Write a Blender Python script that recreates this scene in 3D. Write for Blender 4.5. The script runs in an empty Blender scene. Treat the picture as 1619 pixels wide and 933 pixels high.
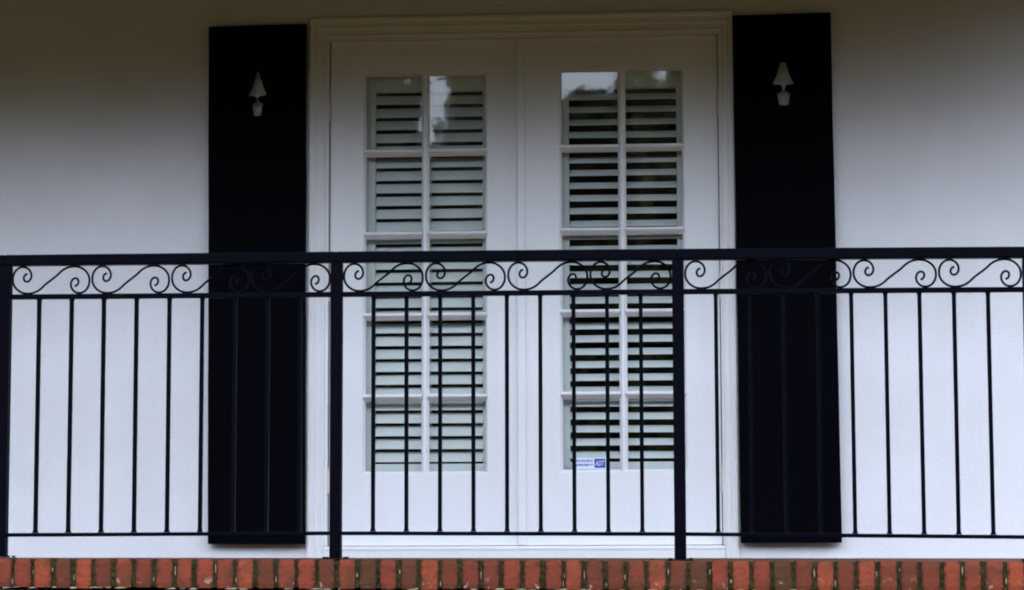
import bpy, bmesh, math, random
from mathutils import Vector, Matrix
R = math.radians
C = bpy.context.scene.collection
scn = bpy.context.scene

# ---------------------------------------------------------------- camera
yaw, pitch, roll = -0.0752, 0.1039, -0.0028
f = Vector((math.sin(yaw)*math.cos(pitch), math.cos(yaw)*math.cos(pitch), math.sin(pitch)))
r0 = f.cross(Vector((0, 0, 1))).normalized(); u0 = r0.cross(f)
rr = math.cos(roll)*r0 + math.sin(roll)*u0
uu = -math.sin(roll)*r0 + math.cos(roll)*u0
cam = bpy.data.cameras.new('camera'); co = bpy.data.objects.new('camera', cam); C.objects.link(co)
M3 = Matrix((rr, uu, -f)).transposed()
co.matrix_world = Matrix.Translation((0.7305, -10.0, -0.0484)) @ M3.to_4x4()
cam.sensor_width = 36; cam.lens = 4000/1619*36; cam.clip_end = 2000; cam.clip_start = .1
scn.camera = co

# ---------------------------------------------------------------- sky, sun, exposure
SUN_EL, SUN_AZ = R(42), R(-35)         # sun stands behind the house, to the left
world = bpy.data.worlds.new("World"); scn.world = world; world.use_nodes = True
nt = world.node_tree
sky = nt.nodes.new('ShaderNodeTexSky'); sky.sky_type = 'NISHITA'; sky.sun_disc = False
sky.sun_elevation = SUN_EL; sky.sun_rotation = SUN_AZ; sky.air_density = 1.0; sky.dust_density = 3.0; sky.ozone_density = 1.2
bg = nt.nodes['Background']; bg.inputs[1].default_value = 0.11
# thin overcast: grey cloud veil over the clear sky, three times brighter overhead than at the horizon
wn = nt.nodes; wl_ = nt.links
wtc = wn.new('ShaderNodeTexCoord'); wsx = wn.new('ShaderNodeSeparateXYZ'); wl_.new(wtc.outputs['Generated'], wsx.inputs[0])
wno = wn.new('ShaderNodeTexNoise'); wno.inputs['Scale'].default_value = 2.2; wno.inputs['Detail'].default_value = 6; wl_.new(wtc.outputs['Generated'], wno.inputs['Vector'])
wmr = wn.new('ShaderNodeMapRange'); wmr.inputs['From Min'].default_value = .3; wmr.inputs['From Max'].default_value = .7
wmr.inputs['To Min'].default_value = .62; wmr.inputs['To Max'].default_value = .92; wl_.new(wno.outputs[0], wmr.inputs['Value'])
wmx = wn.new('ShaderNodeMix'); wmx.data_type = 'RGBA'; wl_.new(wmr.outputs[0], wmx.inputs['Factor'])
wl_.new(sky.outputs[0], wmx.inputs['A']); wmx.inputs['B'].default_value = (3.02, 3.22, 3.76, 1)
wgr = wn.new('ShaderNodeMapRange'); wl_.new(wsx.outputs['Z'], wgr.inputs['Value'])
wgr.inputs['To Min'].default_value = .32; wgr.inputs['To Max'].default_value = 1.5
wmu = wn.new('ShaderNodeVectorMath'); wmu.operation = 'SCALE'; wl_.new(wmx.outputs['Result'], wmu.inputs[0]); wl_.new(wgr.outputs[0], wmu.inputs['Scale'])
wl_.new(wmu.outputs[0], bg.inputs[0])
sd = bpy.data.lights.new('sun', 'SUN'); sd.energy = 0.5; sd.angle = R(14); sd.color = (1, .95, .88)
so = bpy.data.objects.new('sun', sd); C.objects.link(so)
sv = Vector((math.sin(SUN_AZ)*math.cos(SUN_EL), math.cos(SUN_AZ)*math.cos(SUN_EL), math.sin(SUN_EL)))
so.rotation_euler = sv.to_track_quat('Z', 'Y').to_euler()
scn.view_settings.view_transform = 'Standard'; scn.view_settings.look = 'None'
scn.view_settings.gamma = 1; scn.view_settings.exposure = 4.32
scn.render.engine = 'CYCLES'
scn.cycles.filter_width = 2.0; scn.cycles.max_bounces = 10; scn.cycles.transparent_max_bounces = 12

# ---------------------------------------------------------------- materials
def mat(name, col, rough=.5, spec=.5, bump=0, bscale=200, var=0, vscale=4, col2=None, bdist=.002, metal=0, stretch=None, speck=0):
    m = bpy.data.materials.new(name); m.use_nodes = True
    n = m.node_tree.nodes; L = m.node_tree.links; b = n['Principled BSDF']
    b.inputs['Roughness'].default_value = rough; b.inputs['Specular IOR Level'].default_value = spec
    b.inputs['Metallic'].default_value = metal
    b.inputs['Base Color'].default_value = (*col, 1)
    tc = n.new('ShaderNodeTexCoord'); mp = n.new('ShaderNodeMapping'); L.new(tc.outputs['Object'], mp.inputs[0])
    if stretch: mp.inputs['Scale'].default_value = stretch
    if var or col2:
        t = n.new('ShaderNodeTexNoise'); t.inputs['Scale'].default_value = vscale; t.inputs['Detail'].default_value = 8
        t.inputs['Roughness'].default_value = .62
        L.new(mp.outputs[0], t.inputs['Vector'])
        cr = n.new('ShaderNodeValToRGB'); L.new(t.outputs[0], cr.inputs[0])
        c2 = col2 or tuple(x*(1-var) for x in col)
        cr.color_ramp.elements[0].position = .32; cr.color_ramp.elements[0].color = (*c2, 1)
        cr.color_ramp.elements[1].position = .62; cr.color_ramp.elements[1].color = (*col, 1)
        src = cr.outputs[0]
        if speck:
            t3 = n.new('ShaderNodeTexNoise'); t3.inputs['Scale'].default_value = 150; t3.inputs['Detail'].default_value = 3
            mr = n.new('ShaderNodeMapRange'); L.new(tc.outputs['Object'], t3.inputs['Vector']); L.new(t3.outputs[0], mr.inputs['Value'])
            mr.inputs['From Min'].default_value = .3; mr.inputs['From Max'].default_value = .7; mr.inputs['To Min'].default_value = 1-speck; mr.inputs['To Max'].default_value = 1
            vm = n.new('ShaderNodeVectorMath'); vm.operation = 'SCALE'; L.new(src, vm.inputs[0]); L.new(mr.outputs[0], vm.inputs['Scale']); src = vm.outputs[0]
        L.new(src, b.inputs['Base Color'])
    if bump:
        t2 = n.new('ShaderNodeTexNoise'); t2.inputs['Scale'].default_value = bscale; t2.inputs['Detail'].default_value = 5
        L.new(mp.outputs[0], t2.inputs['Vector'])
        bp = n.new('ShaderNodeBump'); bp.inputs['Strength'].default_value = bump; bp.inputs['Distance'].default_value = bdist
        L.new(t2.outputs[0], bp.inputs['Height']); L.new(bp.outputs[0], b.inputs['Normal'])
    return m
W = dict(
 wall=mat('stucco_paint', (.77, .775, .79), .85, .3, .45, 170, .07, 2.2, bdist=.002, speck=.13),
 door=mat('white_door_paint', (.78, .79, .80), .42, .45, .25, 60, .05, 5, bdist=.001, stretch=(1, 1, .15), speck=.06),
 trim=mat('white_trim_paint', (.76, .76, .755), .6, .3, .08, 70, .04, 3, bdist=.0005, speck=.05),
 louvre=mat('louvre_paint', (.60, .64, .62), .5, .4, .1, 80, .06, 7),
 black=mat('black_shutter_paint', (.0005, .0007, .0024), .6, .03, .5, 55, .3, 7, bdist=.0015, stretch=(3, 1, .12)),
 iron=mat('navy_black_iron', (.0004, .0008, .0034), .5, .035, .35, 260, .35, 22, bdist=.0008),
 floor=mat('brick_floor', (.085, .034, .016), .9, .2, .6, 60, .3, 9),
 soffit=mat('soffit_paint', (.065, .032, .007), .8, .2, .3, 30, .15, 3),
 dark=mat('room_dark', (.03, .03, .035), .9, .1, 0, 1, .2, 2),
 grass=mat('lawn', (.0150, .0094, .0008), .95, .05, .8, 14, .5, 1.2, (.0095, .0062, .0007), bdist=.03),
 bark=mat('bark', (.09, .065, .045), .95, .1, .9, 9, .4, 5, bdist=.03, stretch=(1, 1, .2)),
 leaf=mat('foliage', (.036, .042, .018), .8, .08, 0, 1, .4, 1.3),
 leaf2=mat('foliage_deep', (.028, .033, .015), .8, .08, 0, 1, .4, 1.1),
 roof=mat('shingle', (.12, .11, .10), .9, .2, .7, 20, .3, 9),
 dry=mat('dry_leaf', (.07, .035, .02), .8, .2, 0, 1, .3, 60),
 stick=mat('sticker_vinyl', (.72, .77, .88), .35, .5, 0, 1, .03, 30),
 blue=mat('sticker_blue', (.02, .05, .33), .35, .5),
 hinge=mat('painted_hinge', (.66, .63, .58), .5, .4, .3, 150, .35, 70, (.52, .42, .33)),
)
def glass_mat():
    m = bpy.data.materials.new('window_glass'); m.use_nodes = True
    n = m.node_tree.nodes; L = m.node_tree.links; n.clear()
    out = n.new('ShaderNodeOutputMaterial'); mx = n.new('ShaderNodeMixShader')
    tr = n.new('ShaderNodeBsdfTransparent'); tr.inputs[0].default_value = (.97, .99, .985, 1)
    gl = n.new('ShaderNodeBsdfGlossy'); gl.inputs['Roughness'].default_value = 0.020; gl.inputs[0].default_value = (1, 1, 1, 1)
    fr = n.new('ShaderNodeFresnel')       # a thin pane reflects alike from both sides
    ge = n.new('ShaderNodeNewGeometry'); mi = n.new('ShaderNodeMapRange'); mi.inputs['To Min'].default_value = 1.68; mi.inputs['To Max'].default_value = 1/1.68
    L.new(ge.outputs['Backfacing'], mi.inputs['Value']); L.new(mi.outputs[0], fr.inputs[0])
    tc = n.new('ShaderNodeTexCoord'); t = n.new('ShaderNodeTexNoise'); t.inputs['Scale'].default_value = 9
    bp = n.new('ShaderNodeBump'); bp.inputs['Strength'].default_value = .25; bp.inputs['Distance'].default_value = .0006
    L.new(tc.outputs['Object'], t.inputs['Vector']); L.new(t.outputs[0], bp.inputs['Height']); L.new(bp.outputs[0], gl.inputs['Normal'])
    L.new(fr.outputs[0], mx.inputs[0]); L.new(tr.outputs[0], mx.inputs[1]); L.new(gl.outputs[0], mx.inputs[2]); L.new(mx.outputs[0], out.inputs[0])
    return m
W['glass'] = glass_mat()

def brick_mat():
    m = bpy.data.materials.new('old_red_brick'); m.use_nodes = True
    n = m.node_tree.nodes; L = m.node_tree.links; b = n['Principled BSDF']; b.inputs['Roughness'].default_value = .9
    b.inputs['Specular IOR Level'].default_value = .2
    at = n.new('ShaderNodeAttribute'); at.attribute_name = 'tone'
    cr = n.new('ShaderNodeValToRGB'); L.new(at.outputs['Fac'], cr.inputs[0]); e = cr.color_ramp.elements
    e[0].position = 0; e[0].color = (.060, .022, .009, 1); e[1].position = 1; e[1].color = (.205, .040, .016, 1)
    for p, c in ((.3, (.100, .022, .010)), (.5, (.130, .025, .012)), (.75, (.165, .031, .014))):
        x = e.new(p); x.color = (*c, 1)
    tc = n.new('ShaderNodeTexCoord')
    def noise(sc, d=6, loc=0):
        mp = n.new('ShaderNodeMapping'); mp.inputs['Location'].default_value = (loc, loc, loc); L.new(tc.outputs['Object'], mp.inputs[0])
        t = n.new('ShaderNodeTexNoise'); t.inputs['Scale'].default_value = sc; t.inputs['Detail'].default_value = d; L.new(mp.outputs[0], t.inputs['Vector']); return t
    def ramp(src, a, bb):
        c = n.new('ShaderNodeValToRGB'); L.new(src, c.inputs[0]); c.color_ramp.elements[0].position = a; c.color_ramp.elements[1].position = bb; return c
    def mix(fac, a, col, mode='MIX'):
        x = n.new('ShaderNodeMix'); x.data_type = 'RGBA'; x.blend_type = mode
        L.new(fac, x.inputs['Factor']); L.new(a, x.inputs['A']); x.inputs['B'].default_value = (*col, 1); return x.outputs['Result']
    dirt = ramp(noise(13, 4).outputs[0], .46, .80)
    ae = n.new('ShaderNodeAttribute'); ae.attribute_name = 'edge'
    nb = noise(55, 6, 3); ma = n.new('ShaderNodeMath'); ma.operation = 'MULTIPLY_ADD'; L.new(ae.outputs['Fac'], ma.inputs[0]); ma.inputs[1].default_value = .28; L.new(nb.outputs[0], ma.inputs[2])
    grime = ramp(ma.outputs[0], .56, .92)
    c0 = mix(dirt.outputs[0], cr.outputs[0], (.055, .026, .010))
    c1 = mix(grime.outputs[0], c0, (.022, .013, .006))
    lime = ramp(noise(38, 8, 7).outputs[0], .63, .70)
    # lime sits where the wash runs to the lower arris of each brick
    ag = n.new('ShaderNodeAttribute'); ag.attribute_name = 'low'
    mm = n.new('ShaderNodeMath'); mm.operation = 'MULTIPLY'; L.new(lime.outputs[0], mm.inputs[0]); L.new(ag.outputs['Fac'], mm.inputs[1])
    c2 = mix(mm.outputs[0], c1, (.34, .28, .20))
    L.new(c2, b.inputs['Base Color'])
    bp = n.new('ShaderNodeBump'); bp.inputs['Strength'].default_value = .8; bp.inputs['Distance'].default_value = .003
    L.new(noise(130).outputs[0], bp.inputs['Height']); L.new(bp.outputs[0], b.inputs['Normal'])
    return m
W['brick'] = brick_mat()
W['mortar'] = mat('mossy_mortar', (.036, .027, .009), .95, .1, .9, 90, .3, 26, (.016, .014, .004), bdist=.004)
W['lime'] = mat('lime_mortar', (.22, .19, .12), .95, .1, .9, 120, .4, 50, (.25, .22, .14), bdist=.003)

# ---------------------------------------------------------------- helpers
def obj(name, bm, m, parent=None, bevel=0, smooth=False, seg=2, recalc=True):
    me = bpy.data.meshes.new(name)
    if recalc: bmesh.ops.recalc_face_normals(bm, faces=bm.faces)
    bm.to_mesh(me); bm.free()
    if smooth:
        for p in me.polygons: p.use_smooth = True
    o = bpy.data.objects.new(name, me); C.objects.link(o); me.materials.append(W[m])
    if parent:
        o.parent = parent; o.matrix_parent_inverse = Matrix.Translation(-Vector(parent.location))
    if bevel:
        b = o.modifiers.new('bevel', 'BEVEL'); b.width = bevel; b.segments = seg; b.limit_method = 'ANGLE'; b.angle_limit = R(35)
    return o
def thing(name, label, cat, loc=(0, 0, 0), group=None):
    o = bpy.data.objects.new(name, None); C.objects.link(o); o.location = loc
    return tag(o, label, cat, group)
def tag(o, label, cat, group=None, kind=None):
    o['label'] = label; o['category'] = cat
    if group: o['group'] = group
    if kind: o['kind'] = kind
    return o
def box(bm, x0, x1, y0, y1, z0, z1):
    v = [bm.verts.new((x, y, z)) for x in (x0, x1) for y in (y0, y1) for z in (z0, z1)]
    for q in ((0, 1, 3, 2), (4, 6, 7, 5), (0, 4, 5, 1), (2, 3, 7, 6), (0, 2, 6, 4), (1, 5, 7, 3)):
        bm.faces.new([v[i] for i in q])
    return v
def bar(bm, p, q, w, h):
    """box bar from p to q (mostly along x); w = thickness in y, h = height in z"""
    v = []
    for a in (p, q):
        for dy, dz in ((-w/2, -h/2), (w/2, -h/2), (w/2, h/2), (-w/2, h/2)):
            v.append(bm.verts.new((a[0], a[1]+dy, a[2]+dz)))
    bm.faces.new(v[:4][::-1]); bm.faces.new(v[4:])
    for i in range(4): bm.faces.new((v[i], v[(i+1) % 4], v[4+(i+1) % 4], v[4+i]))
def plate(bm, xs, zs, holes, y0, y1):
    """one solid plate with rectangular holes: holes = set of (i, j) cells left open"""
    g = {}
    def V(i, j, k):
        if (i, j, k) not in g: g[(i, j, k)] = bm.verts.new((xs[i], (y0, y1)[k], zs[j]))
        return g[(i, j, k)]
    n, m = len(xs)-1, len(zs)-1
    solid = lambda i, j: 0 <= i < n and 0 <= j < m and (i, j) not in holes
    for i in range(n):
        for j in range(m):
            if not solid(i, j): continue
            bm.faces.new((V(i, j, 0), V(i+1, j, 0), V(i+1, j+1, 0), V(i, j+1, 0)))
            bm.faces.new((V(i, j, 1), V(i, j+1, 1), V(i+1, j+1, 1), V(i+1, j, 1)))
            for (di, dj), (a, b) in {(-1, 0): ((i, j), (i, j+1)), (1, 0): ((i+1, j), (i+1, j+1)), (0, -1): ((i, j), (i+1, j)), (0, 1): ((i, j+1), (i+1, j+1))}.items():
                if not solid(i+di, j+dj):
                    bm.faces.new((V(*a, 0), V(*b, 0), V(*b, 1), V(*a, 1)))
def tube(bm, pts, rad, n=8, cap=True):
    rings = []
    for i, p in enumerate(pts):
        t = (pts[min(i+1, len(pts)-1)] - pts[max(i-1, 0)]).normalized()
        a = t.cross(Vector((0, 1, 0)))
        if a.length < .1: a = t.cross(Vector((1, 0, 0)))
        a.normalize(); b = t.cross(a)
        rd = rad[i] if isinstance(rad, list) else rad
        rings.append([bm.verts.new(p + rd*(math.cos(k*2*math.pi/n)*a + math.sin(k*2*math.pi/n)*b)) for k in range(n)])
    for A, B in zip(rings, rings[1:]):
        for k in range(n): bm.faces.new((A[k], A[(k+1) % n], B[(k+1) % n], B[k]))
    if cap: bm.faces.new(rings[0]); bm.faces.new(rings[-1][::-1])
def flat_with_holes(bm, loops, y0, y1):
    edges = []
    for lp in loops:
        vs = [bm.verts.new((x, y0, z)) for x, z in lp]
        for a, b in zip(vs, vs[1:]+vs[:1]): edges.append(bm.edges.new((a, b)))
    bmesh.ops.triangle_fill(bm, use_beauty=True, use_dissolve=False, edges=edges)
    ext = bmesh.ops.extrude_face_region(bm, geom=bm.faces[:])
    for v in [g for g in ext['geom'] if isinstance(g, bmesh.types.BMVert)]: v.co.y = y1

FLOOR = -.056
GROUND = -1.65
# ---------------------------------------------------------------- ground
bm = bmesh.new()
n = 60; S = 400
vs = [[None]*(n+1) for _ in range(n+1)]
for i in range(n+1):
    for j in range(n+1):
        a, b = (i/n*2-1), (j/n*2-1)
        x, y = a*abs(a)*S, b*abs(b)*S-10
        z = GROUND - .02 + (.25*math.sin(x*.05)*math.cos(y*.06) if abs(x) > 15 or y < -20 else 0)
        vs[i][j] = bm.verts.new((x, y, z))
for i in range(n):
    for j in range(n): bm.faces.new((vs[i][j], vs[i+1][j], vs[i+1][j+1], vs[i][j+1]))
g = obj('ground', bm, 'grass'); g['kind'] = 'structure'

# ---------------------------------------------------------------- house shell
DX0, DX1, DZ0, DZ1 = -.776, .812, -.005, 2.049
HX0, HX1 = -9.0, 2.95
house = thing('house', 'white stucco house wall around the double french doors', 'house', (0, .1, GROUND))
bm = bmesh.new(); plate(bm, [HX0, DX0, DX1, HX1], [GROUND-.1, DZ0, DZ1, 2.9], {(1, 1)}, 0, .2); obj('wall', bm, 'wall', house)
bm = bmesh.new(); box(bm, HX0, HX0+.2, .2, 8, GROUND-.1, 2.9); box(bm, HX1-.2, HX1, .2, 8, GROUND-.1, 2.9); box(bm, HX0+.2, HX1-.2, 7.8, 8, GROUND-.1, 2.9)
obj('side_wall', bm, 'wall', house)
# dark room behind the doors
bm = bmesh.new()
box(bm, -2.2, 2.2, .202, 4.2, -.15, -.03); box(bm, -2.2, 2.2, .202, 4.2, 2.3, 2.4); box(bm, -2.3, -2.2, .202, 4.2, -.15, 2.4)
box(bm, 2.2, 2.3, .202, 4.2, -.15, 2.4); box(bm, -2.3, 2.3, 4.2, 4.3, -.15, 2.4)
obj('interior', bm, 'dark', house)
# eaves over the balcony and roof
EAVE_Z, EAVE_Y = 2.42, -2.1
bm = bmesh.new()
box(bm, HX0-.3, HX1+.2, EAVE_Y, -.003, EAVE_Z, EAVE_Z+.05)
so_ = obj('soffit', bm, 'soffit', house)
bm = bmesh.new()
box(bm, HX0-.32, HX1+.22, EAVE_Y-.03, EAVE_Y-.003, EAVE_Z-.03, EAVE_Z+.2)
obj('fascia', bm, 'trim', house)
bm = bmesh.new()
prof = [(EAVE_Y-.08, EAVE_Z+.2), (4, 5.0), (9.2, 3.0), (9.2, 2.92), (4, 4.85), (EAVE_Y-.08, EAVE_Z+.12)]
A = [bm.verts.new((HX0-.4, y, z+.02)) for y, z in prof]; B = [bm.verts.new((HX1+.3, y, z+.02)) for y, z in prof]
bm.faces.new(A); bm.faces.new(B[::-1])
for i in range(6): bm.faces.new((A[i], A[(i+1) % 6], B[(i+1) % 6], B[i]))
rf = obj('roof', bm, 'roof', house)
bm = bmesh.new()
for X in (HX0+.05, HX1-.15):
    bm = bmesh.new()
    a = [bm.verts.new((X, y, z)) for y, z in ((.2, 2.9), (8, 2.9), (8, 3.35), (4, 4.84), (.2, 3.35))]
    b = [bm.verts.new((X+.1, v.co.y, v.co.z)) for v in a]
    bm.faces.new(a); bm.faces.new(b[::-1])
    for i in range(5): bm.faces.new((a[i], a[(i+1) % 5], b[(i+1) % 5], b[i]))
    obj('gable', bm, 'wall', house)

# ---------------------------------------------------------------- door frame
fr = thing('door_frame', 'white moulded casing and sill around the two french doors', 'door frame', (0, 0, 0))
bm = bmesh.new()
# profile: (fraction outward, protrusion); stepped and rounded bands
P = [(0, .001), (0, .013), (.05, .0155), (.14, .0160), (.20, .0135), (.40, .0135), (.45, .0160), (.52, .0168), (.60, .0150), (.76, .0155), (.82, .0195), (.93, .0205), (.99, .0190), (1, .016), (1, .001)]
wl, wr, wt = .067, .052, .085
xl, xr, zt, zb = -.774, .814, 2.047, FLOOR+.004
rows = []
for u, d in P:
    y = -d
    rows.append([bm.verts.new(c) for c in ((xl-u*wl, y, zb), (xl-u*wl, y, zt+u*wt), (xr+u*wr, y, zt+u*wt), (xr+u*wr, y, zb))])
for A, B in zip(rows, rows[1:]+rows[:1]):
    for k in range(3): bm.faces.new((A[k], A[k+1], B[k+1], B[k]))
obj('casing', bm, 'trim', fr)
bm = bmesh.new()       # jamb lining
box(bm, -.7735, -.7615, -.010, .12, .004, 2.0465); box(bm, .8015+.004, .8135, -.010, .12, .004, 2.0465); box(bm, -.7610, .8050, -.010, .12, 2.0395, 2.0465)
obj('jamb', bm, 'trim', fr, .001)
bm = bmesh.new()
for a_, b_ in (((-.768, -.024, FLOOR+.003), (.808, -.024, FLOOR+.003)),):
    sec = [(-.0225, FLOOR+.003), (-.0225, -.016), (-.0245, -.010), (-.0240, -.004), (-.018, .0015), (.15, .0032), (.15, FLOOR+.003)]
    A = [bm.verts.new((-.7730, y, z)) for y, z in sec]; B = [bm.verts.new((.8130, y, z)) for y, z in sec]
    bm.faces.new(A); bm.faces.new(B[::-1])
    for k in range(7): bm.faces.new((A[k], A[(k+1) % 7], B[(k+1) % 7], B[k]))
obj('sill', bm, 'trim', fr)

# ---------------------------------------------------------------- french doors
MZ = {0: (1.584, 1.249, .921, .595), 1: (1.592, 1.256, .928, .600)}
def french_door(side):
    if side == 0: x0, x1, g0, g1, gt, gb, mx, nm = -.757, .003, -.622, -.123, 1.903, .290, -.373, 'left'
    else: x0, x1, g0, g1, gt, gb, mx, nm = .027, .802, .168, .666, 1.909, .293, .418, 'right'
    lab = ('white french door leaf whose indoor louvres are nearly shut' if side == 0 else
           'white french door leaf with a small blue security sticker on its glass')
    t = thing('french_door', lab, 'door', ((x0+x1)/2, .05, .004), 'pair of french door leaves')
    Y = .012
    bm = bmesh.new(); plate(bm, [x0, g0, g1, x1], [.0040, gb, gt, 2.038], {(1, 1)}, Y, Y+.042); obj('leaf', bm, 'door', t, .0025)
    # bevelled glazing bead ring
    bm = bmesh.new()
    def ring(o_, y): return [bm.verts.new(c) for c in ((g0+o_, y, gb+o_), (g1-o_, y, gb+o_), (g1-o_, y, gt-o_), (g0+o_, y, gt-o_))]
    a, b, c, d = ring(.0004, Y+.006), ring(.0035, Y+.006), ring(.009, Y+.023), ring(.0004, Y+.023)
    for A, B in ((a, b), (b, c), (c, d), (d, a)):
        for k in range(4): bm.faces.new((A[k], A[(k+1) % 4], B[(k+1) % 4], B[k]))
    obj('glazing_bead', bm, 'door', t)
    # glazing bars: nose + bevels, vertical and four horizontal
    bm = bmesh.new()
    def vbar(x, z0, z1, w=.016):
        sec = [(-w, .0225), (-w*.95, .018), (-w*.50, .004), (-w*.30, .0), (w*.30, .0), (w*.50, .004), (w*.95, .018), (w, .0225)]
        A = [bm.verts.new((x+s, Y+d, z0)) for s, d in sec]; B = [bm.verts.new((x+s, Y+d, z1)) for s, d in sec]
        bm.faces.new(A); bm.faces.new(B[::-1])
        for k in range(8): bm.faces.new((A[k], A[(k+1) % 8], B[(k+1) % 8], B[k]))
    def hbar(z, xa, xb):
        sec = [(.0125, .0222), (.0115, .016), (.0085, -.001), (.004, -.0055), (.000, -.0055), (-.004, -.002), (-.017, .015), (-.0195, .0222)]
        A = [bm.verts.new((xa, Y+d, z+s)) for s, d in sec]; B = [bm.verts.new((xb, Y+d, z+s)) for s, d in sec]
        bm.faces.new(A); bm.faces.new(B[::-1])
        for k in range(8): bm.faces.new((A[k], A[(k+1) % 8], B[(k+1) % 8], B[k]))
    vbar(mx, gb, gt)
    for z in MZ[side]:
        hbar(z, g0+.0008, mx-.0105); hbar(z, mx+.0105, g1-.0008)
    obj('glazing_bar', bm, 'door', t)
    # ten panes, each seated a touch out of true
    rnd = random.Random(5+side)
    bm = bmesh.new()
    zz = [gt] + list(MZ[side]) + [gb]
    for i in range(5):
        for (xa, xb) in ((g0, mx), (mx, g1)):
            tx, tz = rnd.uniform(-.0006, .0006), rnd.uniform(-.0006, .0006)
            zc, xc = (zz[i]+zz[i+1])/2, (xa+xb)/2
            v = [bm.verts.new((x, Y+.026+(x-xc)*tx+(z-zc)*tz, z)) for x, z in ((xa+.004, zz[i+1]+.004), (xb-.004, zz[i+1]+.004), (xb-.004, zz[i]-.004), (xa+.004, zz[i]-.004))]
            bm.faces.new(v)
    obj('glass', bm, 'glass', t, recalc=False)      # every pane faces outwards
    # meeting strip and hinges
    if side == 1:
        bm = bmesh.new(); box(bm, -.002, .030, -.004, .020, .0042, 2.037); obj('astragal', bm, 'door', t, .004)
        hx = .8035
    else: hx = -.7592
    for z in (.262, 1.03, 1.76):
        bm = bmesh.new()
        tube(bm, [Vector((hx, .006, z-.045)), Vector((hx, .006, z+.045))], .0062, 10)
        tube(bm, [Vector((hx, .006, z+.045)), Vector((hx, .006, z+.052))], .0045, 8)
        tube(bm, [Vector((hx, .006, z-.052)), Vector((hx, .006, z-.045))], .0045, 8)
        obj('hinge', bm, 'hinge', t)
    return t
french_door(0); french_door(1)

# ---------------------------------------------------------------- indoor louvred shutters behind the glass
def louvres(side):
    if side == 0: x0, x1, s0, s1, zt_, zb_, ang, lab = -.650, -.090, -.581, -.146, 1.832, .333, 38.5, 'pale indoor louvred shutter with slats tilted almost shut'
    else: x0, x1, s0, s1, zt_, zb_, ang, lab = .140, .705, .203, .636, 1.833, .337, 55, 'pale indoor louvred shutter with slats tilted open showing dark gaps'
    t = thing('louvred_shutter', lab, 'indoor shutter', ((x0+x1)/2, .09, .2), 'indoor louvred shutters')
    Y = .072
    bm = bmesh.new(); plate(bm, [x0, s0, s1, x1], [.15, zb_-.003, zt_+.006, 1.99], {(1, 1)}, Y, Y+.026); obj('shutter_frame', bm, 'louvre', t, .003)
    bm = bmesh.new()
    N = 29; pitch_ = (zt_-zb_)/N; w, th = .0275, .0042
    rnd = random.Random(side+2)
    for k in range(N):
        zc = zt_-pitch_*(k+.5)
        a = R(ang+rnd.uniform(-1.6, 1.6))           # angle from vertical, outer edge low
        d = Vector((0, math.sin(a), math.cos(a))); nrm = Vector((0, -math.cos(a), math.sin(a)))
        sag = rnd.uniform(-.0008, .0008)
        ring = []
        for q in range(12):
            p = 2*math.pi*q/12
            ring.append(d*(w*math.cos(p)) + nrm*(th*math.sin(p)))
        A = [bm.verts.new(Vector((s0+.001, Y+.013, zc+sag))+c) for c in ring]; B = [bm.verts.new(Vector((s1-.001, Y+.013, zc-sag))+c) for c in ring]
        bm.faces.new(A); bm.faces.new(B[::-1])
        for q in range(12): bm.faces.new((A[q], A[(q+1) % 12], B[(q+1) % 12], B[q]))
    obj('louvre_slats', bm, 'louvre', t)
    # blackout strip of the room side: tilt rod
    bm = bmesh.new(); box(bm, (s0+s1)/2-.006, (s0+s1)/2+.006, Y+.045, Y+.055, zb_+.03, zt_-.03); obj('tilt_rod', bm, 'louvre', t, .002)
louvres(0); louvres(1)

# ---------------------------------------------------------------- security sticker on the lower pane
def txt(body, size, x, z, y, m, parent, name, bold=0, shear=0, width=None):
    cu = bpy.data.curves.new(name, 'FONT'); cu.body = body; cu.size = size; cu.extrude = .00015; cu.offset = bold; cu.shear = shear
    o = bpy.data.objects.new(name, cu); C.objects.link(o)
    bpy.context.view_layer.update()
    me = bpy.data.meshes.new_from_object(o.evaluated_get(bpy.context.evaluated_depsgraph_get()))
    bpy.data.objects.remove(o)
    xs = [v.co.x for v in me.vertices]; a, b = min(xs), max(xs); k = (width/(b-a)) if width else 1
    for v in me.vertices:
        X, Yv, Z = v.co; v.co = (x+(X-a)*k, y-Z, z+Yv)
    me.materials.clear(); me.materials.append(W[m])
    o2 = bpy.data.objects.new(name, me); C.objects.link(o2)
    o2.parent = parent; o2.matrix_parent_inverse = Matrix.Translation(-Vector(parent.location))
    return o2
SY = .0352
sx0, sx1, sz0, sz1 = .2135, .3465, .304, .349
st = thing('security_sticker', 'small white security sticker with blue emblem on the right door glass', 'sticker', (sx0, SY, sz0))
bm = bmesh.new(); box(bm, sx0, sx1, SY, SY+.0006, sz0, sz1); obj('backing', bm, 'stick', st)
bm = bmesh.new(); box(bm, .300, .343, SY-.0004, SY-.0001, .309, .345); obj('emblem', bm, 'blue', st)
txt('ADT', .028, .3025, .3175, SY-.0008, 'stick', st, 'emblem_lettering', .0003, .25, .037)
txt('THIS HOUSE IS', .0115, .2175, .333, SY-.0004, 'blue', st, 'lettering', .0004, 0, .076)
txt('PROTECTED BY', .0115, .2165, .3165, SY-.0004, 'blue', st, 'lettering', .0006, 0, .079)

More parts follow.
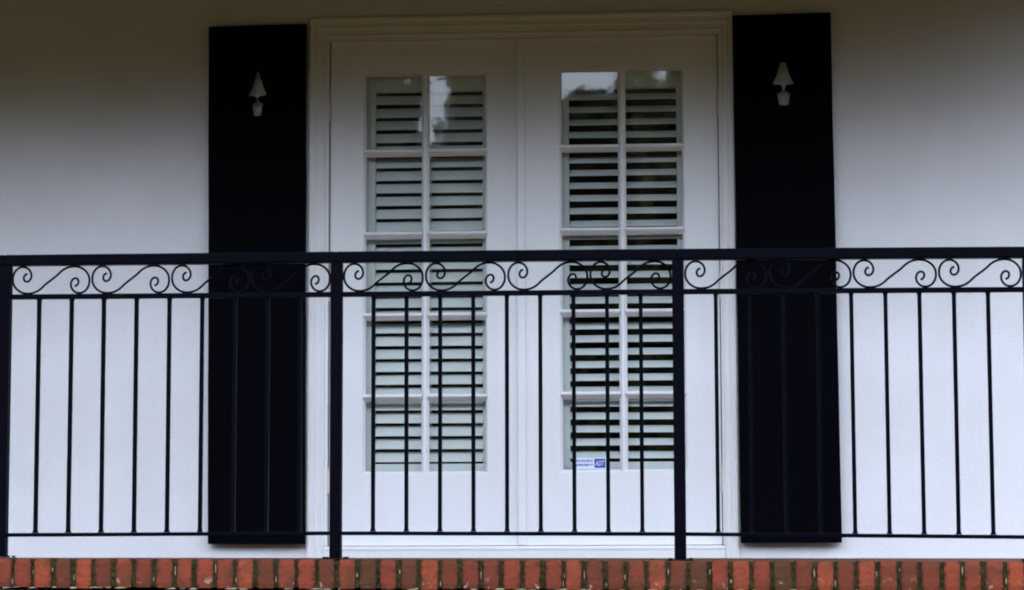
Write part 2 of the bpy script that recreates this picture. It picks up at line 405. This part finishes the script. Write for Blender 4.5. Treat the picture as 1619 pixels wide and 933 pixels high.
# ---------------------------------------------------------------- outside board shutters with topiary cut-outs
def smooth_loop(pts): return pts
def board_shutter(side):
    if side == 0:
        out = [(-1.231, .013), (-.845, .011), (-.852, 2.103), (-1.248, 2.098)]
        cx, k, z = -1.048, .00251, lambda y: 2.100-(y-44)/391.0
        px = 411
        ap, fl, stp, stb, pb = 113, 155, 157, 166, 189
        L_ = [(0, ap), (3, ap+6), (5, ap+13), (7.5, ap+22), (11, ap+32), (14.5, ap+39), (15.5, fl-1), (14, fl+2), (6, fl+2.3), (2.4, stp+2), (1.8, (stp+stb)/2), (2.6, stb-1), (9.8, stb+2.4), (9.3, stb+5), (6.6, pb-2), (5.6, pb)]
        lab = 'black board shutter left of the doors with a potted topiary cut-out'
    else:
        out = [(.873, .010), (1.265, .010), (1.254, 2.109), (.8655, 2.104)]
        cx, k, z = 1.0635, .00249, lambda y: 2.106-(y-27)/397.0
        ap, fl, stp, stb, pb = 97, 138, 141, 150, 173
        L_ = [(0, ap), (4, ap+5), (6.5, ap+13), (9, ap+22), (12, ap+30), (15.5, ap+37), (17, fl-1), (15, fl+2), (6, fl+2), (2.6, stp+1.5), (2.0, (stp+stb)/2), (3.2, stb-1), (11, stb+2.0), (10.4, stb+5), (7.6, pb-2), (6.4, pb)]
        lab = 'black board shutter right of the doors with a potted topiary cut-out'
    t = thing('board_shutter', lab, 'shutter', (cx, -.02, .012), 'black shutters flanking the doors')
    hole = [(cx+a*k, z(b)) for a, b in L_] + [(cx-a*k, z(b)) for a, b in L_[::-1] if a > 0]
    # slightly uneven long edges
    rnd = random.Random(side+9)
    o4 = []
    for (a, b) in zip(out, out[1:]+out[:1]):
        nn = 10 if abs(a[1]-b[1]) > 1 else 1
        for q in range(nn):
            tq = q/nn; jit = rnd.uniform(-.0012, .0012) if q else 0
            o4.append((a[0]+(b[0]-a[0])*tq+jit, a[1]+(b[1]-a[1])*tq))
    bm = bmesh.new(); flat_with_holes(bm, [o4, hole], -.046, -.014)
    obj('panel', bm, 'black', t, .0015, seg=1)
    # battens behind and hold-off pins
    for zc in (.30, 1.10, 1.95):
        bm = bmesh.new(); box(bm, cx-.15, cx+.15, -.0138, -.001, zc-.03, zc+.03)
        obj('batten', bm, 'black', t)
board_shutter(0); board_shutter(1)

# ---------------------------------------------------------------- balcony: slab, brick edge, fascia
bal = thing('balcony', 'red brick edged balcony floor below the black railing', 'balcony', (0, -.6, FLOOR))
YB0, YB1 = -1.165, -.965
def ztop(x): return -.0525-.0060*x
xL, xR = -4.4, 3.15
bm = bmesh.new()
lay = bm.verts.layers.float.new('tone'); lw = bm.verts.layers.float.new('low'); le = bm.verts.layers.float.new('edge')
rnd = random.Random(31)
pitch_b = .0722; x = -.552 - 53*pitch_b
tones = []
for i in range(int((xR-x)/pitch_b)):
    xc = x+pitch_b*(i+.5)+rnd.uniform(-.0015, .0015)
    w = .0285+rnd.uniform(-.0018, .0012); zt_ = ztop(xc)+rnd.uniform(-.0012, .0012); zb_ = zt_-.1+rnd.uniform(-.003, .001)
    yf = YB0+rnd.uniform(-.003, .002); sk = rnd.uniform(-.001, .001)
    ton = min(1, max(0, rnd.gauss(.56, .34)))
    nz = 6
    prev = None
    first = None
    for j in range(nz+1):
        z_ = zb_+(zt_-zb_)*j/nz
        wj = w*(1+rnd.uniform(-.035, .035)) - (.002 if j in (0, nz) else 0)
        yy = yf+(.0026 if j in (0, nz) else 0); ring = []
        for fx, ed in ((-1, 1), (-.8, .45), (-.35, 0), (.35, 0), (.8, .45), (1, 1)):
            v = bm.verts.new((xc+wj*fx+sk*j*.3, yy+(.0022 if abs(fx) == 1 else 0)+rnd.uniform(-.0005, .0005), z_)); v[le] = ed; ring.append(v)
        for c_ in ((xc+wj, YB1, z_), (xc-wj, YB1, z_)):
            v = bm.verts.new(c_); v[le] = 1; ring.append(v)
        for v in ring: v[lay] = ton; v[lw] = max(0, 1-j/2.4)
        if prev:
            for q in range(8): bm.faces.new((prev[q], prev[(q+1) % 8], ring[(q+1) % 8], ring[q]))
        else: bm.faces.new(ring[::-1])
        prev = ring
    bm.faces.new(prev)
obj('brick_edge', bm, 'brick', bal)
bm = bmesh.new()
# mortar: recessed, wavy face
cols = []
N = int((xR-xL)/.008)
for i in range(N+1):
    xx = xL+(xR-xL)*i/N; col = []
    for j in range(9):
        z_ = ztop(xx)-.0035-.094*j/8
        col.append(bm.verts.new((xx, YB0+.007+rnd.uniform(-.0025, .003), z_)))
    col.append(bm.verts.new((xx, YB1, ztop(xx)-.0975))); col.append(bm.verts.new((xx, YB1, ztop(xx)-.0035)))
    cols.append(col)
for a, b in zip(cols, cols[1:]):
    for j in range(11): bm.faces.new((a[j], b[j], b[(j+1) % 11], a[(j+1) % 11]))
bm.faces.new(cols[0]); bm.faces.new(cols[-1][::-1])
obj('mortar', bm, 'mortar', bal)
# pale crumbs of mortar left in joints and along the lower arris
bm = bmesh.new()
for i in range(230):
    xj = x+pitch_b*rnd.randint(0, 112)
    if rnd.random() < .32:
        cx_, cz_ = xj+rnd.uniform(-.004, .004), ztop(xj)-rnd.uniform(.03, .085); sx_, sz_ = rnd.uniform(.0015, .0028), rnd.uniform(.005, .016)
    else:
        cx_, cz_ = xj+rnd.uniform(-.035, .035), ztop(xj)-.1005-rnd.uniform(0, .004); sx_, sz_ = rnd.uniform(.006, .022), rnd.uniform(.0015, .0035)
    if not (xL < cx_ < xR): continue
    ret = bmesh.ops.create_icosphere(bm, subdivisions=2, radius=1)
    for v in ret['verts']:
        jj = 1+rnd.uniform(-.35, .35); v.co = Vector((cx_+v.co.x*sx_*jj, YB0+.0055+v.co.y*.004, cz_+v.co.z*sz_*jj))
obj('mortar_crumb', bm, 'lime', bal)['kind'] = 'stuff'
bm = bmesh.new()
v = [bm.verts.new(c) for c in ((xL, YB0+.005, ztop(xL)-.1135), (xR, YB0+.005, ztop(xR)-.1135), (xR, YB0+.005, -.36), (xL, YB0+.005, -.36),
     (xL, YB1-.002, ztop(xL)-.1135), (xR, YB1-.002, ztop(xR)-.1135), (xR, YB1-.002, -.36), (xL, YB1-.002, -.36))]
for q in ((0, 1, 2, 3), (7, 6, 5, 4), (0, 4, 5, 1), (3, 2, 6, 7), (0, 3, 7, 4), (1, 5, 6, 2)): bm.faces.new([v[k] for k in q])
obj('fascia_board', bm, 'trim', bal, .003)
bm = bmesh.new()
v = [bm.verts.new(c) for c in ((xL, YB1+.001, ztop(xL)-.004), (xR, YB1+.001, ztop(xR)-.004), (xR, -.002, FLOOR), (xL, -.002, FLOOR),
     (xL, YB1+.001, -.3), (xR, YB1+.001, -.3), (xR, -.002, -.3), (xL, -.002, -.3))]
for q in ((0, 1, 2, 3), (7, 6, 5, 4), (0, 4, 5, 1), (3, 2, 6, 7), (0, 3, 7, 4), (1, 5, 6, 2)): bm.faces.new([v[k] for k in q])
obj('floor_slab', bm, 'floor', bal)
for xx in (-4.2, -1.9, .6, 2.9):
    bm = bmesh.new(); box(bm, xx-.15, xx+.15, YB0+.02, YB1-.01, GROUND-.1, -.3605)
    obj('pier', bm, 'wall', bal, .005)

# ---------------------------------------------------------------- railing
rail = thing('railing', 'black wrought iron balcony railing with a row of scrolls under its top rail', 'railing', (0, -1.1, FLOOR))
YR = -1.10
PX = [-2.981, -1.769, -.5665, .6475, 1.8710, 3.0755]
TZ = [1.047, 1.045, 1.043, 1.0385, 1.0315, 1.028]      # upper edge of the top rail at each post
MZr = [.895, .894, .8905, .8875, .882, .879]
BZ = [.041, .041, .043, .036, .021, .018]
HW = .0205
for i, X in enumerate(PX):
    bm = bmesh.new(); zb_ = ztop(X)+.004
    box(bm, X-HW, X+HW, YR-HW, YR+HW, zb_, TZ[i]-.039)
    obj('post', bm, 'iron', rail, .003)
    bm = bmesh.new(); box(bm, X-.045, X+.045, YR-.045, YR+.05, ztop(X)-.001, zb_-.0005)
    for sx in (-.036, .036):
        for sy in (-.034, .038):
            bmesh.ops.create_cone(bm, cap_ends=True, segments=6, radius1=.007, radius2=.006, depth=.006, matrix=Matrix.Translation((X+sx, YR+sy, zb_+.003)))
    obj('base_plate', bm, 'iron', rail, .001)
half = [(0, 0), (-33, -27), (-58, -52), (-83, -69), (-110, -78), (-138, -80), (-165, -75), (-190, -60), (-209, -38), (-219, -12), (-220, 18), (-213, 44), (-198, 66), (-177, 78), (-155, 79.5), (-134, 70), (-120, 52), (-114, 30), (-118, 8), (-131, -7), (-147, -8), (-157, 5), (-156, 22), (-147, 35), (-137, 36)]
def catmull(P, s=4):
    o = []
    for i in range(len(P)-1):
        p0, p1, p2, p3 = P[max(i-1, 0)], P[i], P[i+1], P[min(i+2, len(P)-1)]
        for q in range(s):
            t = q/s
            o.append(tuple(.5*((2*p1[c])+(-p0[c]+p2[c])*t+(2*p0[c]-5*p1[c]+4*p2[c]-p3[c])*t*t+(-p0[c]+3*p1[c]-3*p2[c]+p3[c])*t**3) for c in (0, 1)))
    o.append(P[-1]); return o
full = [(-a, -b) for a, b in half[:0:-1]] + half
full = catmull(full, 3)
rnd = random.Random(4)
for i in range(len(PX)-1):
    a, b = PX[i]+HW, PX[i+1]-HW
    lerp = lambda L_, X: L_[i]+(L_[i+1]-L_[i])*((X-PX[i])/(PX[i+1]-PX[i]))
    bm = bmesh.new(); bar(bm, (PX[i]-(HW if i == 0 else -.0002), YR, TZ[i]-.0195), (PX[i+1]+(HW if i == len(PX)-2 else 0), YR, TZ[i+1]-.0195), .045, .0385)
    obj('top_rail', bm, 'iron', rail, .004)
    bm = bmesh.new(); bar(bm, (a-.002, YR, lerp(MZr, a)), (b+.002, YR, lerp(MZr, b)), .022, .0175); obj('middle_rail', bm, 'iron', rail, .0015)
    bm = bmesh.new(); bar(bm, (a-.002, YR, lerp(BZ, a)), (b+.002, YR, lerp(BZ, b)), .020, .0135); obj('bottom_rail', bm, 'iron', rail, .0015)
    for k in range(9):
        X = (PX[i]+PX[i+1])/2+(k-4)*.1187
        if i == 1: X -= .003
        if i == 3: X -= .0047
        dx = rnd.uniform(-.0012, .0012)
        w = .0068; z0, z1 = lerp(BZ, X)+.0072, lerp(MZr, X)-.0092
        bm = bmesh.new()
        rings = []
        for zz, e in ((z0, .0038), (z0+.004, .0014), (z0+.012, 0), ((z0+z1)/2, 0), (z1-.012, 0), (z1-.003, .001), (z1, .003)):
            xo = X+dx*math.sin((zz-z0)*2)
            rings.append([bm.verts.new((xo+sx*(w+e), YR+sy*(w+e*.3), zz)) for sx, sy in ((-1, -1), (1, -1), (1, 1), (-1, 1))])
        for A, B in zip(rings, rings[1:]):
            for q in range(4): bm.faces.new((A[q], A[(q+1) % 4], B[(q+1) % 4], B[q]))
        bm.faces.new(rings[0]); bm.faces.new(rings[-1][::-1])
        obj('baluster', bm, 'iron', rail)
    per = (b-a)/4
    for k in range(4):
        cx = a+per*(k+.5); zlo, zhi = lerp(MZr, cx)+.0090, lerp(TZ, cx)-.0390
        zc, hh = (zlo+zhi)/2, (zhi-zlo)/2-.0036
        sc = (per-.008)/2/221.0
        jx, jz = rnd.uniform(.985, 1.0), rnd.uniform(.97, 1.0)
        pts = [Vector((cx+p*sc*jx, YR, zc+q/80*hh)) for p, q in full]
        bm = bmesh.new(); tube(bm, pts, .0040, 8); obj('scroll', bm, 'iron', rail, smooth=True)

# ---------------------------------------------------------------- dry leaves on the brick edge
for i, (X, yy, a, s, lab) in enumerate(((.340, -1.13, .3, .011, 'small curled dry leaf on the brick edge left of the centre-right post, the smaller one'),
                                  (.548, -1.14, 1.9, .018, 'curled brown leaf on the brick edge just left of the centre-right post, the larger one'))):
    bm = bmesh.new(); rows = []
    for p in range(7):
        u = p/6*2-1; ww = (1-u*u)**.8*s*.42+.0002
        rows.append([bm.verts.new((u*s, q*ww, .0035*abs(q)+.0025*u*u+.0008)) for q in (-1, -.5, 0, .5, 1)])
    for A, B in zip(rows, rows[1:]):
        for q in range(4): bm.faces.new((A[q], A[q+1], B[q+1], B[q]))
    o = obj('dry_leaf', bm, 'dry'); o.location = (X, yy, ztop(X)+.001); o.rotation_euler = (0, 0, a)
    sm = o.modifiers.new('t', 'SOLIDIFY'); sm.thickness = .0006
    tag(o, lab, 'leaf', 'dry leaves on the brick edge')

# ---------------------------------------------------------------- trees across the lawn, seen only in the door glass
def leaf(bm, p, rnd, s0, s1):
    a = Vector((rnd.uniform(-1, 1), rnd.uniform(-1, 1), rnd.uniform(-1, 1))).normalized()
    b = a.cross(Vector((rnd.uniform(-1, 1), rnd.uniform(-1, 1), rnd.uniform(-1, 1)))).normalized(); s = rnd.uniform(s0, s1)
    bm.faces.new([bm.verts.new(p+a*s), bm.verts.new(p+b*s*.55), bm.verts.new(p-a*s), bm.verts.new(p-b*s*.55)])
def tree(xa, xb, Y, ztop_, seed, m, lab, leaves, hole=None, wob=.3, flat=7):
    rnd = random.Random(seed)
    X = (xa+xb)/2; Rc = (xb-xa)/2; H = ztop_-GROUND
    t = thing('tree', lab, 'tree', (X, Y, GROUND), 'trees across the lawn')
    bm = bmesh.new()
    tube(bm, [Vector((X+.12*math.sin(q*1.3+seed), Y, GROUND-.1+q*H*.14)) for q in range(6)], [.30, .25, .21, .17, .12, .06], 10)
    for q in range(7):
        a = q*2.4+seed; z0 = GROUND+H*(.28+.06*q); l = Rc*.8
        tube(bm, [Vector((X, Y, z0)), Vector((X+math.cos(a)*l*.5, Y+math.sin(a)*l*.5, z0+l*.35)), Vector((X+math.cos(a)*l, Y+math.sin(a)*l, z0+l*.6))], [.09, .05, .02], 6)
    obj('trunk', bm, 'bark', t)
    bm = bmesh.new()
    ph = [rnd.uniform(0, 6.28) for _ in range(6)]
    for _ in range(leaves):
        h = rnd.random()**.9; z = GROUND+H*(.12+.88*h)
        edge = 1-wob*(.10*(1+math.sin(z*2.3+ph[0]))*.5+.10*(1+math.sin(z*5.1+ph[1]))*.5)
        top = min(1, math.sqrt(max(0, (1-h)*flat+.02))) if H > 9 else 1
        a = rnd.uniform(0, 6.283); rd = Rc*edge*top*math.sqrt(rnd.random())
        p = Vector((X+math.cos(a)*rd, Y+math.sin(a)*rd, z+.25*math.sin(a*3+ph[2])*top))
        if hole and (p.x-hole[0])**2+(p.z-.19*(-p.y-40)-hole[1])**2*.6 < hole[2]**2*(1+.5*math.sin(p.z*21)): continue
        leaf(bm, p, rnd, .07, .22)
    obj('crown', bm, m, t)
tree(-8.9, -4.70, -40, 15.5, 1, 'leaf2', 'tall wide columnar dark tree left of the group across the lawn', 30000)
tree(-4.37, -2.10, -40, 15, 2, 'leaf', 'tall slim columnar tree beside a strip of sky across the lawn', 13000)
tree(-2.35, -.65, -40.6, 9.25, 3, 'leaf2', 'shortest tree between two tall columnar ones across the lawn', 9000, flat=40)
tree(-1.0, 3.0, -40, 14.5, 4, 'leaf', 'bushy columnar light green tree right of the shortest one across the lawn', 28000, (-.02, 9.58, .17))
tree(2.9, 8.0, -42, 15, 5, 'leaf2', 'broad dark tree at the right end of the row across the lawn', 24000)
# added wood far behind them: blocks low sky, keeps pane reflections dark
rnd = random.Random(77)
bm = bmesh.new()
def wh(x): return 10.25+5*min(1, max(0, abs(x+4)-9)/14)+1.0*math.sin(x*.21+1)*(abs(x+4) > 6)+.8*math.sin(x*.63)*(abs(x+4) > 6)-.3*math.sin(x*1.7)
pts = []
for i in range(221):
    x = -110+i
    y = -52+(x*x)*.0035
    pts.append((x, y))
vr = [[bm.verts.new((x+rnd.uniform(-.3, .3), y+rnd.uniform(-1, 1), GROUND-.3+(wh(x)-1.0-GROUND)*j/8)) for j in range(9)]+[bm.verts.new((x, y-5, GROUND+wh(x)*.8)), bm.verts.new((x, y-6, GROUND-.3))] for x, y in pts]
for a, b in zip(vr, vr[1:]):
    for j in range(10): bm.faces.new((a[j], b[j], b[j+1], a[j+1]))
for _ in range(52000):
    x = rnd.uniform(-110, 110)
    if rnd.random() < .5: x *= .35
    y = -52+x*x*.0035
    leaf(bm, Vector((x, y+rnd.uniform(-2, 1.5), GROUND+(wh(x)-GROUND+.2)*rnd.random()**.6)), rnd, .2, .5)
tag(obj('added_woods', bm, 'leaf2'), 'added dense dark wood behind the tree row, blocking the low sky', 'added_woods', kind='stuff')
